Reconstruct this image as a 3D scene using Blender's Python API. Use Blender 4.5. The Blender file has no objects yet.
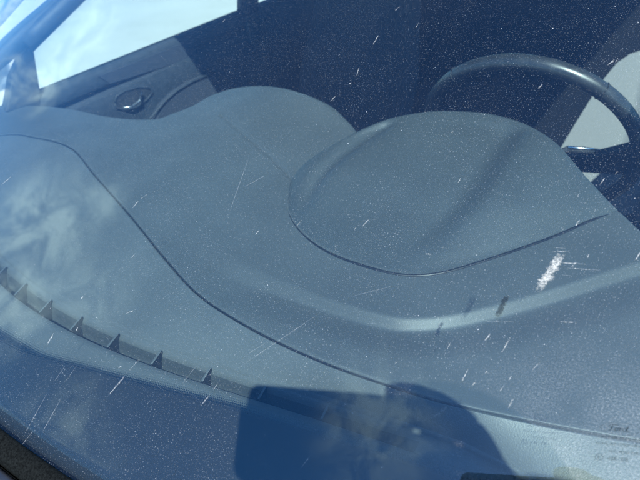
import bpy, bmesh, math, random
import numpy as np
from mathutils import Vector, Matrix

random.seed(7)
S = bpy.context.scene
COL = S.collection

# ------------------------------------------------------------------ camera
CAM = np.array([0.61393, -0.11609, 1.35250])
CR = np.array([0.80466573, 0.58633631, -0.0933959])
CU = np.array([-0.28431483, 0.51862361, 0.80634647])
CF = np.array([-0.52122754, 0.62228553, -0.58402275])
FPX = 480.0
cd = bpy.data.cameras.new("camera")
cam = bpy.data.objects.new("camera", cd)
COL.objects.link(cam)
cam.matrix_world = Matrix(((CR[0], CU[0], -CF[0], CAM[0]), (CR[1], CU[1], -CF[1], CAM[1]),
                           (CR[2], CU[2], -CF[2], CAM[2]), (0, 0, 0, 1)))
cd.sensor_width = 36.0
cd.lens = 27.0
cd.clip_start = 0.004
cd.clip_end = 2000
cd.dof.use_dof = True
cd.dof.focus_distance = 0.47
cd.dof.aperture_fstop = 9.0
S.camera = cam

# ------------------------------------------------------------------ sun, sky, exposure
SUN = np.array([0.48, -0.385, 0.785]); SUN = SUN / np.linalg.norm(SUN)
sl_ = bpy.data.lights.new("sun", 'SUN')
sl_.energy = 3.4
sl_.angle = math.radians(0.53)
sl_.color = (1.0, 0.98, 0.94)
sun = bpy.data.objects.new("sun", sl_)
COL.objects.link(sun)
sun.rotation_euler = Vector(SUN).to_track_quat('Z', 'Y').to_euler()
sun.location = (2, -2, 5)

W = bpy.data.worlds.new("World")
S.world = W
W.use_nodes = True
SKY_STRENGTH = 0.095
CLOUDS = [  # direction, angular radius (rad), amount
    ((-0.885, 0.150, 0.445), 0.075, 0.8),
    ((-0.905, 0.090, 0.410), 0.070, 0.8),
    ((-0.925, 0.030, 0.375), 0.060, 1.2),
    ((-0.955, 0.050, 0.290), 0.060, 1.3),
    ((-0.960, 0.230, 0.160), 0.110, 1.6),
    ((-0.850, -0.250, 0.460), 0.130, 1.35),
    ((-0.830, -0.370, 0.430), 0.120, 1.2),
    ((-0.800, -0.190, 0.560), 0.060, 0.9),
    ((-0.740, -0.360, 0.565), 0.100, 0.7),
    ((-0.110, -0.480, 0.865), 0.150, 0.62),
    ((-0.620, -0.610, 0.490), 0.140, 0.6),
]


def build_world():
    nt = W.node_tree
    N, L = nt.nodes, nt.links
    N.clear()
    out = N.new('ShaderNodeOutputWorld')
    bg = N.new('ShaderNodeBackground')
    bg.inputs['Strength'].default_value = SKY_STRENGTH
    sky = N.new('ShaderNodeTexSky')
    sky.sky_type = 'NISHITA'
    sky.sun_disc = False
    sky.sun_elevation = math.asin(SUN[2])
    sky.sun_rotation = math.atan2(SUN[0], SUN[1])
    sky.air_density = 1.0
    sky.dust_density = 0.6
    sky.ozone_density = 5.0
    tc = N.new('ShaderNodeTexCoord')
    no = N.new('ShaderNodeTexNoise')
    no.inputs['Scale'].default_value = 11.0
    no.inputs['Detail'].default_value = 7
    no.inputs['Roughness'].default_value = 0.66
    no.inputs['Distortion'].default_value = 0.9
    L.new(tc.outputs['Generated'], no.inputs['Vector'])
    total = None
    nrm = N.new('ShaderNodeVectorMath'); nrm.operation = 'NORMALIZE'
    L.new(tc.outputs['Generated'], nrm.inputs[0])
    for c, r, a in CLOUDS:
        v = Vector(c).normalized()
        d = N.new('ShaderNodeVectorMath'); d.operation = 'DISTANCE'
        L.new(nrm.outputs[0], d.inputs[0]); d.inputs[1].default_value = v
        m = N.new('ShaderNodeMapRange'); m.interpolation_type = 'SMOOTHSTEP'
        m.inputs['From Min'].default_value = r * 1.25
        m.inputs['From Max'].default_value = r * 0.25
        m.inputs['To Max'].default_value = a
        L.new(d.outputs['Value'], m.inputs['Value'])
        if total is None:
            total = m.outputs[0]
        else:
            mx = N.new('ShaderNodeMath'); mx.operation = 'MAXIMUM'
            L.new(total, mx.inputs[0]); L.new(m.outputs[0], mx.inputs[1]); total = mx.outputs[0]
    # cloud where noise exceeds a threshold that falls inside a cloud bank
    wisp = N.new('ShaderNodeMapRange'); wisp.interpolation_type = 'SMOOTHSTEP'
    wisp.inputs['From Min'].default_value = 0.36
    wisp.inputs['From Max'].default_value = 0.68
    wisp.inputs['To Min'].default_value = 0.04
    L.new(no.outputs['Fac'], wisp.inputs['Value'])
    cm = N.new('ShaderNodeMath'); cm.operation = 'MULTIPLY'
    L.new(total, cm.inputs[0]); L.new(wisp.outputs[0], cm.inputs[1])
    mix = N.new('ShaderNodeMix'); mix.data_type = 'RGBA'
    L.new(cm.outputs[0], mix.inputs['Factor'])
    hs = N.new('ShaderNodeHueSaturation')            # the deep, polarised blue of a clear dry day
    hs.inputs['Saturation'].default_value = 1.28
    L.new(sky.outputs[0], hs.inputs['Color'])
    L.new(hs.outputs[0], mix.inputs['A'])
    mix.inputs['B'].default_value = (5.8, 6.3, 6.9, 1)
    L.new(mix.outputs['Result'], bg.inputs['Color'])
    L.new(bg.outputs[0], out.inputs[0])


build_world()
S.view_settings.view_transform = 'Standard'
S.view_settings.look = 'None'
S.view_settings.gamma = 1
S.view_settings.use_curve_mapping = False
S.view_settings.exposure = 1.58
S.render.engine = 'CYCLES'
S.cycles.max_bounces = 14
S.cycles.transparent_max_bounces = 24
S.cycles.sample_clamp_indirect = 6


# ------------------------------------------------------------------ node helpers
class NB:
    def __init__(self, name):
        self.m = bpy.data.materials.new(name)
        self.m.use_nodes = True
        self.t = self.m.node_tree
        self.t.nodes.clear()
        self.out = self.n('ShaderNodeOutputMaterial')

    def n(self, ty, **kw):
        nd = self.t.nodes.new(ty)
        for k, v in kw.items():
            if k in ('operation', 'data_type', 'blend_type', 'interpolation_type', 'feature', 'voronoi_dimensions',
                     'noise_dimensions', 'distance'):
                setattr(nd, k, v)
            else:
                nd.inputs[k.replace('_', ' ')].default_value = v
        return nd

    def l(self, a, b):
        self.t.links.new(a, b)

    def val(self, x, sock):
        if isinstance(x, (int, float)):
            sock.default_value = x
        else:
            self.l(x, sock)

    def math(self, op, a, b=0.0, c=0.0, clamp=False):
        nd = self.t.nodes.new('ShaderNodeMath')
        nd.operation = op
        nd.use_clamp = clamp
        self.val(a, nd.inputs[0]); self.val(b, nd.inputs[1]); self.val(c, nd.inputs[2])
        return nd.outputs[0]

    def ramp(self, v, a, b, lo=0.0, hi=1.0):
        nd = self.t.nodes.new('ShaderNodeMapRange')
        nd.interpolation_type = 'SMOOTHSTEP'
        self.val(v, nd.inputs['Value'])
        self.val(a, nd.inputs['From Min']); self.val(b, nd.inputs['From Max'])
        nd.inputs['To Min'].default_value = lo; nd.inputs['To Max'].default_value = hi
        return nd.outputs[0]

    def coord(self, kind='Object', scale=(1, 1, 1), rot=(0, 0, 0)):
        tc = self.t.nodes.new('ShaderNodeTexCoord')
        mp = self.t.nodes.new('ShaderNodeMapping')
        mp.inputs['Scale'].default_value = scale
        mp.inputs['Rotation'].default_value = rot
        self.l(tc.outputs[kind], mp.inputs['Vector'])
        return mp.outputs[0]

    def noise(self, co, scale, detail=4, rough=0.55, dist=0.0):
        nd = self.n('ShaderNodeTexNoise', Scale=scale, Detail=detail, Roughness=rough, Distortion=dist)
        self.l(co, nd.inputs['Vector'])
        return nd.outputs['Fac']

    def mixc(self, f, a, b):
        nd = self.t.nodes.new('ShaderNodeMix')
        nd.data_type = 'RGBA'
        self.val(f, nd.inputs['Factor'])
        for x, s in ((a, nd.inputs['A']), (b, nd.inputs['B'])):
            if isinstance(x, tuple):
                s.default_value = x + (1,)
            else:
                self.l(x, s)
        return nd.outputs['Result']

    def bsdf(self, color, rough=0.5, metal=0.0, spec=0.5, coat=0.0, bump=None, bump_d=0.001, bump_s=0.5):
        b = self.t.nodes.new('ShaderNodeBsdfPrincipled')
        if isinstance(color, tuple):
            b.inputs['Base Color'].default_value = color + (1,)
        else:
            self.l(color, b.inputs['Base Color'])
        self.val(rough, b.inputs['Roughness'])
        b.inputs['Metallic'].default_value = metal
        b.inputs['Specular IOR Level'].default_value = spec
        b.inputs['Coat Weight'].default_value = coat
        b.inputs['Coat Roughness'].default_value = 0.05
        if bump is not None:
            bp = self.t.nodes.new('ShaderNodeBump')
            bp.inputs['Distance'].default_value = bump_d
            bp.inputs['Strength'].default_value = bump_s
            self.l(bump, bp.inputs['Height'])
            self.l(bp.outputs[0], b.inputs['Normal'])
        return b.outputs[0]

    def done(self, sh):
        self.l(sh, self.out.inputs['Surface'])
        return self.m


def plain(name, color, rough=0.5, metal=0.0, spec=0.5, coat=0.0, nscale=60, var=0.15, bump=0.0, bscale=900):
    b = NB(name)
    co = b.coord()
    f = b.ramp(b.noise(co, nscale, 5), 0.3, 0.7)
    c = b.mixc(f, tuple(x * (1 - var) for x in color), tuple(min(1, x * (1 + var)) for x in color))
    r = b.math('MULTIPLY_ADD', f, 0.12, rough - 0.06)
    bp = b.noise(co, bscale, 2) if bump else None
    return b.done(b.bsdf(c, r, metal, spec, coat, bp, bump, 0.6))


def glass_nodes(b, tint, gloss=(0.66, 0.88, 1.0), r0=0.05):
    g = b.t.nodes.new('ShaderNodeNewGeometry')
    d = b.t.nodes.new('ShaderNodeVectorMath'); d.operation = 'DOT_PRODUCT'
    b.l(g.outputs['Normal'], d.inputs[0]); b.l(g.outputs['Incoming'], d.inputs[1])
    c = b.math('SUBTRACT', 1.0, b.math('ABSOLUTE', d.outputs['Value']), clamp=True)
    f = b.math('MULTIPLY_ADD', b.math('POWER', c, 5.0), 1 - r0, r0)
    tr = b.t.nodes.new('ShaderNodeBsdfTransparent'); tr.inputs['Color'].default_value = tint + (1,)
    gl = b.t.nodes.new('ShaderNodeBsdfGlossy'); gl.inputs['Roughness'].default_value = 0.0
    gl.inputs['Color'].default_value = gloss + (1,)
    mx = b.t.nodes.new('ShaderNodeMixShader')
    b.l(f, mx.inputs[0]); b.l(tr.outputs[0], mx.inputs[1]); b.l(gl.outputs[0], mx.inputs[2])
    return mx.outputs[0]


def mat_glass(name, tint=(0.885, 0.955, 0.948), r0=0.05):
    b = NB(name)
    return b.done(glass_nodes(b, tint, r0=r0))


def mat_dusty_glass():
    """outer face of the windscreen: clear glass under a film of dust and scattered specks"""
    b = NB("dusty_windscreen_glass")
    g = glass_nodes(b, (0.885, 0.955, 0.948), r0=0.055)
    uv = b.coord('UV')
    # dust film, cloudy at several sizes
    n1 = b.noise(uv, 5.0, 4, 0.5)
    n2 = b.noise(uv, 900.0, 2, 0.6)
    n3 = b.noise(b.coord('UV', (46, 5, 1)), 1.0, 3, 0.6)     # faint run-off streaks down the slope
    film = b.math('MULTIPLY_ADD', b.ramp(n1, 0.3, 0.75), 0.004, 0.0025)
    film = b.math('MULTIPLY', film, b.math('MULTIPLY_ADD', n2, 1.5, 0.25))
    film = b.math('MULTIPLY', film, b.math('MULTIPLY_ADD', n3, 0.8, 0.6))
    # more dirt low down on the driver's side
    sep = b.t.nodes.new('ShaderNodeSeparateXYZ')
    b.l(uv, sep.inputs[0])
    low = b.math('MULTIPLY', b.math('MULTIPLY', b.ramp(sep.outputs[0], 0.44, 0.70), b.ramp(sep.outputs[1], 0.28, 0.08)), b.ramp(b.noise(uv, 24, 3), 0.25, 0.7))
    film = b.math('ADD', film, b.math('MULTIPLY', low, b.math('MULTIPLY', b.ramp(b.noise(uv, 850, 4, 0.75), 0.42, 0.72), 0.34)))
    fac = film
    for sc, rmax, pw, amp, dens in ((170, 0.060, 2.6, 0.33, 1.0), (360, 0.15, 1.6, 0.24, 1.0), (700, 0.27, 1.3, 0.12, 1.0), (46, 0.024, 4.0, 0.7, 1.0)):
        v = b.n('ShaderNodeTexVoronoi', voronoi_dimensions='2D', Scale=sc)
        b.l(uv, v.inputs['Vector'])
        s2 = b.t.nodes.new('ShaderNodeSeparateColor')
        b.l(v.outputs['Color'], s2.inputs[0])
        rr = b.math('MULTIPLY', b.math('POWER', s2.outputs[0], pw), rmax)
        rr = b.math('MULTIPLY', rr, b.math('MULTIPLY_ADD', b.ramp(b.noise(uv, 16.0, 4, 0.6), 0.30, 0.70), 0.36, 0.80))
        sp = b.ramp(b.math('DIVIDE', v.outputs['Distance'], b.math('ADD', rr, 1e-4)), 1.0, 0.45)
        sp = b.math('MULTIPLY', sp, b.math('MULTIPLY_ADD', s2.outputs[1], amp * 0.8, amp * 0.2))
        fac = b.math('MAXIMUM', fac, sp)
    df = b.t.nodes.new('ShaderNodeBsdfDiffuse')
    df.inputs['Color'].default_value = (0.60, 0.63, 0.64, 1)
    mx = b.t.nodes.new('ShaderNodeMixShader')
    b.l(fac, mx.inputs[0]); b.l(g, mx.inputs[1]); b.l(df.outputs[0], mx.inputs[2])
    return b.done(mx.outputs[0])


def mat_frit():
    """black ceramic band fading out into a dot pattern (uv: x metres, y 0..1 over the fade)"""
    b = NB("black_ceramic_band")
    tc = b.t.nodes.new('ShaderNodeTexCoord')
    sep = b.t.nodes.new('ShaderNodeSeparateXYZ')
    b.l(tc.outputs['UV'], sep.inputs[0])
    P = 0.0021
    u = b.math('DIVIDE', sep.outputs[0], P)
    v = b.math('DIVIDE', sep.outputs[1], P)
    row = b.math('FLOOR', v)
    u2 = b.math('ADD', u, b.math('MULTIPLY', b.math('MODULO', row, 2.0), 0.5))
    fu = b.math('SUBTRACT', b.math('FRACT', u2), 0.5)
    fv = b.math('SUBTRACT', b.math('FRACT', v), 0.5)
    d = b.math('SQRT', b.math('ADD', b.math('MULTIPLY', fu, fu), b.math('MULTIPLY', fv, fv)))
    rad = b.ramp(sep.outputs[1], 0.0, 0.015, 0.80, 0.10)
    a = b.ramp(b.math('SUBTRACT', rad, d), -0.05, 0.05)
    a = b.math('MULTIPLY', a, b.ramp(sep.outputs[1], 0.0150, 0.0145))
    s = b.bsdf((0.012, 0.013, 0.016), 0.35)
    tr = b.t.nodes.new('ShaderNodeBsdfTransparent')
    mx = b.t.nodes.new('ShaderNodeMixShader')
    b.l(a, mx.inputs[0]); b.l(tr.outputs[0], mx.inputs[1]); b.l(s, mx.inputs[2])
    return b.done(mx.outputs[0])


def mat_streak(name, color, lo, hi, amax):
    """dried dirt with broken edges (uv: x along -1..1, y across -1..1)"""
    b = NB(name)
    tc = b.t.nodes.new('ShaderNodeTexCoord')
    sep = b.t.nodes.new('ShaderNodeSeparateXYZ')
    b.l(tc.outputs['UV'], sep.inputs[0])
    co = b.coord('Object')
    n = b.noise(co, 700, 4, 0.65)
    n2 = b.noise(co, 2600, 2, 0.6)
    ex = b.math('ABSOLUTE', sep.outputs[0]); ey = b.math('ABSOLUTE', sep.outputs[1])
    edge = b.math('MAXIMUM', b.math('POWER', ex, 3.0), b.math('POWER', ey, 2.0))
    t = b.math('SUBTRACT', b.math('MULTIPLY_ADD', n2, 0.5, n), b.math('MULTIPLY', edge, 0.62))
    a = b.ramp(t, lo, hi, 0.0, amax)
    df = b.t.nodes.new('ShaderNodeBsdfDiffuse'); df.inputs['Color'].default_value = color + (1,)
    tr = b.t.nodes.new('ShaderNodeBsdfTransparent')
    mx = b.t.nodes.new('ShaderNodeMixShader')
    b.l(a, mx.inputs[0]); b.l(tr.outputs[0], mx.inputs[1]); b.l(df.outputs[0], mx.inputs[2])
    return b.done(mx.outputs[0])


def mat_dash(name, col, rough=0.44):
    b = NB(name)
    co = b.coord()
    n = b.noise(co, 9, 3)
    v = b.n('ShaderNodeTexVoronoi', Scale=760.0); b.l(co, v.inputs['Vector'])
    bp = b.math('MULTIPLY_ADD', b.noise(co, 1500, 2), 0.5, v.outputs['Distance'])
    dust = b.ramp(b.noise(co, 1300, 3, 0.7), 0.55, 0.75)
    c = b.mixc(b.ramp(n, 0.3, 0.7), tuple(x * 0.92 for x in col), tuple(x * 1.08 for x in col))
    c = b.mixc(b.math('MULTIPLY', dust, 0.42), c, (0.30, 0.31, 0.31))
    return b.done(b.bsdf(c, rough, 0, 0.5, 0, bp, 0.00030, 0.20))


def mat_fabric(name, col, var=0.2):
    b = NB(name)
    co = b.coord()
    w = b.n('ShaderNodeTexWave', Scale=110.0, Distortion=0.6, Detail=1.0)
    b.l(co, w.inputs['Vector'])
    n = b.noise(co, 1400, 2)
    t = b.math('MULTIPLY_ADD', n, 0.6, w.outputs['Fac'])
    c = b.mixc(b.ramp(t, 0.2, 1.2), tuple(x * (1 - var) for x in col), tuple(x * (1 + var) for x in col))
    return b.done(b.bsdf(c, 0.85, 0, 0.2, 0, t, 0.0012, 0.5))


def mat_concrete():
    b = NB("pale_concrete_paving")
    co = b.coord()
    f = b.ramp(b.noise(co, 0.6, 6, 0.6), 0.3, 0.7)
    f2 = b.noise(co, 35, 4, 0.7)
    c = b.mixc(f, (0.43, 0.42, 0.36), (0.50, 0.49, 0.43))
    c = b.mixc(b.ramp(f2, 0.45, 0.8), c, (0.31, 0.33, 0.315))
    return b.done(b.bsdf(c, 0.9, 0, 0.3, 0, f2, 0.004, 0.6))


def mat_ink():
    """thin worn screen print: partly see-through"""
    b = NB("decal_ink")
    df = b.t.nodes.new('ShaderNodeBsdfDiffuse'); df.inputs['Color'].default_value = (0.008, 0.012, 0.018, 1)
    tr = b.t.nodes.new('ShaderNodeBsdfTransparent')
    mx = b.t.nodes.new('ShaderNodeMixShader')
    b.l(b.ramp(b.noise(b.coord(), 900, 3), 0.3, 0.7, 0.35, 0.65), mx.inputs[0])
    b.l(tr.outputs[0], mx.inputs[1]); b.l(df.outputs[0], mx.inputs[2])
    return b.done(mx.outputs[0])


M = dict(
    seat_shaded=mat_fabric('shaded_seat_cloth', (0.006, 0.006, 0.008)), seat_lifted=mat_fabric('lightened_seat_cloth', (0.065, 0.065, 0.072)),  # seat cloth darkened beside the sun patch, lightened to show in shade
    pad=mat_dash('grained_pad_plastic', (0.056, 0.063, 0.066), 0.52),
    fin_shade=plain('fin_shaded_plastic', (0.012, 0.014, 0.016), 0.6),
    vent_fin=mat_dash('fin_sunlit_plastic', (0.060, 0.068, 0.072)),
    glass_out=mat_dusty_glass(), glass_in=mat_glass("clear_windscreen_glass"), side_glass=mat_glass("side_window_glass"),
    frit=mat_frit(),
    dash=mat_dash("grained_grey_dash_plastic", (0.072, 0.080, 0.082)),
    hood_plastic=mat_dash("grained_hood_plastic", (0.041, 0.048, 0.050)),
    vent=mat_dash("vent_plastic", (0.040, 0.046, 0.049)),
    trim=plain("dark_trim_plastic", (0.030, 0.031, 0.035), 0.55, bump=0.0005),
    door_card=plain("door_card_plastic", (0.024, 0.031, 0.042), 0.6, bump=0.0005),
    door_pad=mat_fabric("door_pad_cloth", (0.040, 0.046, 0.062), 0.15),
    seat_dark=mat_fabric("dark_seat_cloth", (0.024, 0.024, 0.029)),
    seat_sun_patch=mat_fabric("sun_patch_seat_cloth", (0.30, 0.29, 0.285), 0.12),  # pale cloth standing in for sunlight on the backrest
    leather=plain("wheel_leather", (0.025, 0.026, 0.028), 0.33, spec=0.6, bump=0.0001, bscale=1500),
    black=plain("black_plastic", (0.010, 0.010, 0.011), 0.4),
    rubber=plain("weathered_rubber", (0.005, 0.006, 0.006), 0.8, spec=0.04, var=0.6, nscale=500, bump=0.001),
    cowl=plain("cowl_plastic", (0.02, 0.022, 0.028), 0.25, spec=0.6),
    paint=plain("silver_white_paint", (0.62, 0.63, 0.65), 0.35, 0.15, 0.5, 0.8, var=0.03),
    chrome=plain("bright_chrome", (0.80, 0.80, 0.80), 0.28, 1.0, var=0.05),
    carpet=plain("floor_carpet", (0.014, 0.014, 0.016), 0.95, bump=0.003),
    liner=plain("roof_lining", (0.10, 0.10, 0.105), 0.95),
    ink=mat_ink(),
    concrete=mat_concrete(),
    dropping=mat_streak("chalky_white_dropping", (0.46, 0.46, 0.43), 0.42, 1.02, 0.85),
    streak=mat_streak("pale_dried_splash", (0.42, 0.43, 0.42), 0.52, 1.0, 0.75),
    faint=mat_streak("faint_dried_run", (0.50, 0.52, 0.52), 0.52, 0.95, 0.28),
    darksmear=mat_streak("dark_grime_smear", (0.012, 0.018, 0.028), 0.34, 0.66, 0.66),
    skin=plain("skin", (0.32, 0.20, 0.15), 0.5), hair=plain("dark_hair", (0.02, 0.014, 0.01), 0.6),
    shirt=mat_fabric("navy_shirt_cloth", (0.03, 0.035, 0.06)), jeans=mat_fabric("dark_jeans_cloth", (0.03, 0.04, 0.07)),
    shoe=plain("shoe_leather", (0.02, 0.02, 0.02), 0.6),
    phone=plain("black_phone_case", (0.008, 0.008, 0.009), 0.45), lens=plain("phone_lens_glass", (0.005, 0.005, 0.007), 0.08),
    screen=plain("phone_screen_glass", (0.01, 0.01, 0.012), 0.06),
    alloy=plain("wheel_alloy", (0.5, 0.5, 0.52), 0.35, 0.9), tyre=plain("tyre_rubber", (0.018, 0.018, 0.018), 0.85),
)


# ------------------------------------------------------------------ mesh helpers
def link(name, me, parent=None):
    o = bpy.data.objects.new(name, me)
    COL.objects.link(o)
    if parent is not None:
        o.parent = parent
    return o


def mesh(name, verts, faces, mats, parent=None, smooth=True, uvs=None, fmat=None):
    me = bpy.data.meshes.new(name)
    me.from_pydata([tuple(map(float, v)) for v in verts], [], [tuple(f) for f in faces])
    if not isinstance(mats, (list, tuple)):
        mats = [mats]
    for m in mats:
        me.materials.append(m)
    if fmat is not None:
        for p_, i in zip(me.polygons, fmat):
            p_.material_index = i
    if uvs is not None:
        ul = me.uv_layers.new(name="uv")
        for lp in me.loops:
            ul.data[lp.index].uv = uvs[lp.vertex_index]
    me.polygons.foreach_set('use_smooth', [smooth] * len(me.polygons))
    me.update()
    return link(name, me, parent)


def bm_obj(name, bm, mat, parent=None, smooth=False, autosmooth=True):
    me = bpy.data.meshes.new(name)
    bmesh.ops.recalc_face_normals(bm, faces=bm.faces)
    bm.to_mesh(me); bm.free()
    for m in (mat if isinstance(mat, (list, tuple)) else [mat]):
        me.materials.append(m)
    me.polygons.foreach_set('use_smooth', [smooth] * len(me.polygons))
    return link(name, me, parent)


def gridfaces(ni, nj, off=0, wrap=False, flip=False):
    F = []
    for i in range(ni - 1):
        for j in range(nj - (0 if wrap else 1)):
            j2 = (j + 1) % nj
            q = (off + i * nj + j, off + (i + 1) * nj + j, off + (i + 1) * nj + j2, off + i * nj + j2)
            F.append(q[::-1] if flip else q)
    return F


def surf(name, P, mat, parent=None, flip=False, uvs=None):
    ni, nj = P.shape[:2]
    return mesh(name, P.reshape(-1, 3), gridfaces(ni, nj, flip=flip), mat, parent, True, uvs)


def tube_geo(pts, rad, seg=12, flat=(1, 1), caps=True):
    pts = [Vector(p) for p in pts]
    V, F = [], []
    up = Vector((0.13, 0.21, 0.97))
    prev = None
    for i, p in enumerate(pts):
        a = pts[max(i - 1, 0)]; c = pts[min(i + 1, len(pts) - 1)]
        t = (c - a).normalized()
        if prev is None:
            x = t.cross(up)
            if x.length < 1e-3:
                x = t.cross(Vector((1, 0, 0)))
            x.normalize()
        else:
            x = (prev - t * prev.dot(t)).normalized()
        prev = x
        y = t.cross(x)
        r = rad[i] if isinstance(rad, (list, tuple)) else rad
        for k in range(seg):
            an = 2 * math.pi * k / seg
            V.append(p + x * (math.cos(an) * r * flat[0]) + y * (math.sin(an) * r * flat[1]))
    F = gridfaces(len(pts), seg, wrap=True)
    if caps:
        F.append(tuple(range(seg)))
        n0 = (len(pts) - 1) * seg
        F.append(tuple(range(n0 + seg - 1, n0 - 1, -1)))
    return V, F


def tube(name, pts, rad, mat, parent=None, seg=12, flat=(1, 1)):
    V, F = tube_geo(pts, rad, seg, flat)
    return mesh(name, V, F, mat, parent)


def rbox(name, size, loc, mat, parent=None, bevel=0.01, segs=3, rot=None, smooth=True, taper=None):
    bm = bmesh.new()
    bmesh.ops.create_cube(bm, size=1)
    for v in bm.verts:
        v.co = Vector((v.co.x * size[0], v.co.y * size[1], v.co.z * size[2]))
        if taper and v.co.z > 0:
            v.co.x *= taper[0]; v.co.y *= taper[1]
    if bevel:
        bmesh.ops.bevel(bm, geom=bm.edges[:], offset=bevel, segments=segs, affect='EDGES', profile=0.5)
    mt = Matrix.Translation(loc)
    if rot is not None:
        mt = mt @ (rot if isinstance(rot, Matrix) else Matrix.Rotation(rot[1], 4, rot[0]))
    bmesh.ops.transform(bm, matrix=mt, verts=bm.verts)
    return bm_obj(name, bm, mat, parent, smooth)


def prism(name, outline, direction, mat, parent=None, bevel=0.0, smooth=False):
    """closed outline of 3-D points pushed along a direction"""
    bm = bmesh.new()
    d = Vector(direction)
    a = [bm.verts.new(Vector(p)) for p in outline]
    b_ = [bm.verts.new(Vector(p) + d) for p in outline]
    n = len(a)
    bm.faces.new(a)
    bm.faces.new(b_[::-1])
    for i in range(n):
        bm.faces.new((a[i], b_[i], b_[(i + 1) % n], a[(i + 1) % n]))
    if bevel:
        bmesh.ops.recalc_face_normals(bm, faces=bm.faces)
        bmesh.ops.bevel(bm, geom=bm.edges[:], offset=bevel, segments=2, affect='EDGES', profile=0.5)
    bmesh.ops.triangulate(bm, faces=[f for f in bm.faces if len(f.verts) > 4])
    return bm_obj(name, bm, mat, parent, smooth)


def catmull(pts, n):
    """resample a polyline smoothly to n points (by arc length)"""
    P = np.asarray(pts, float)
    Q = np.vstack([2 * P[0] - P[1], P, 2 * P[-1] - P[-2]])
    out = []
    for i in range(1, len(Q) - 2):
        for t in np.linspace(0, 1, 24, endpoint=False):
            a, b, c, d = Q[i - 1], Q[i], Q[i + 1], Q[i + 2]
            out.append(0.5 * (2 * b + (c - a) * t + (2 * a - 5 * b + 4 * c - d) * t * t + (3 * b - a - 3 * c + d) * t ** 3))
    out.append(P[-1])
    out = np.array(out)
    L = np.concatenate([[0], np.cumsum(np.linalg.norm(np.diff(out, axis=0), axis=1))])
    s = np.linspace(0, L[-1], n)
    return np.stack([np.interp(s, L, out[:, k]) for k in range(out.shape[1])], 1)


# ------------------------------------------------------------------ measuring rays: where a sight line meets a real surface
def ray(px, py):
    d = CF * FPX + CR * (px - 320) + CU * (240 - py)
    return d / np.linalg.norm(d)


def at_z(px, py, z):
    d = ray(px, py)
    return CAM + d * ((z - CAM[2]) / d[2])


def at_x(px, py, x):
    d = ray(px, py)
    return CAM + d * ((x - CAM[0]) / d[0])


SLOPE = math.radians(29)
CURV = 0.22
GW = 0.80


def base_y(x):
    return -0.115 + CURV * x * x


def glass_pt(x, v, off=0.0):
    """point on the outer face of the windscreen; off > 0 is outwards"""
    n = glass_n(x)
    return np.array([x, base_y(x) + v * math.cos(SLOPE), 0.975 + 0.02 * x * x + v * math.sin(SLOPE)]) + n * off


def glass_n(x):
    t1 = np.array([1, 2 * CURV * x, 0.04 * x]); t2 = np.array([0, math.cos(SLOPE), math.sin(SLOPE)])
    n = np.cross(t1, t2)
    return n / np.linalg.norm(n)


def on_glass(px, py):
    """(x, v) where a sight line meets the windscreen"""
    d = ray(px, py)
    lo, hi = 0.0, 4.0
    for _ in range(60):
        m = (lo + hi) / 2
        P = CAM + d * m
        b_ = glass_pt(P[0], 0)
        if (P[2] - b_[2]) - (P[1] - b_[1]) * math.tan(SLOPE) > 0:
            lo = m
        else:
            hi = m
    P = CAM + d * lo
    return P[0], (P[1] - base_y(P[0])) / math.cos(SLOPE)


# ================================================================== ground
def ground():
    n = 48
    V = [(0, 0, 0)]
    R = [3, 8, 20, 60, 200, 700]
    F = []
    for r in R:
        for k in range(n):
            a = 2 * math.pi * k / n
            V.append((r * math.cos(a), r * math.sin(a), 0))
    for k in range(n):
        F.append((0, 1 + k, 1 + (k + 1) % n))
    for i in range(len(R) - 1):
        for k in range(n):
            a = 1 + i * n; k2 = (k + 1) % n
            F.append((a + k, a + n + k, a + n + k2, a + k2))
    o = mesh("ground", V, F, M['concrete'], smooth=False)
    o['kind'] = 'structure'
    o['label'] = 'pale sunlit concrete paving seen through the side window'
    return o


ground()

# ================================================================== the car
car = bpy.data.objects.new("car", None)
COL.objects.link(car)
car['label'] = 'silver car with a dusty bird-soiled windscreen over its dark grey dashboard'
car['category'] = 'car'


# ------------------------------------------------------------------ windscreen
def windscreen():
    nx, nv, VT = 70, 40, 0.92
    xs = np.linspace(-GW, GW, nx); vs = np.linspace(0, VT, nv)
    O = np.array([[glass_pt(x, v) for v in vs] for x in xs])
    I = np.array([[glass_pt(x, v, -0.005) for v in vs] for x in xs])
    V = np.vstack([O.reshape(-1, 3), I.reshape(-1, 3)])
    uv = [(x, v) for x in xs for v in vs] * 2
    F = gridfaces(nx, nv)
    fm = [0] * len(F)
    off = nx * nv
    F2 = gridfaces(nx, nv, off, flip=True)
    F += F2; fm += [1] * len(F2)
    ring = [i * nv for i in range(nx)] + [(nx - 1) * nv + j for j in range(1, nv)] + \
           [i * nv + nv - 1 for i in range(nx - 2, -1, -1)] + [j for j in range(nv - 2, 0, -1)]
    for k in range(len(ring)):
        a, b_ = ring[k], ring[(k + 1) % len(ring)]
        F.append((a, b_, b_ + off, a + off)); fm.append(1)
    w = mesh("windshield", V, F, [M['glass_out'], M['glass_in']], car, True, uv, fm)
    return w


wind = windscreen()
wind['label'] = 'dusty windscreen with white specks and dried splashes'


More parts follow.
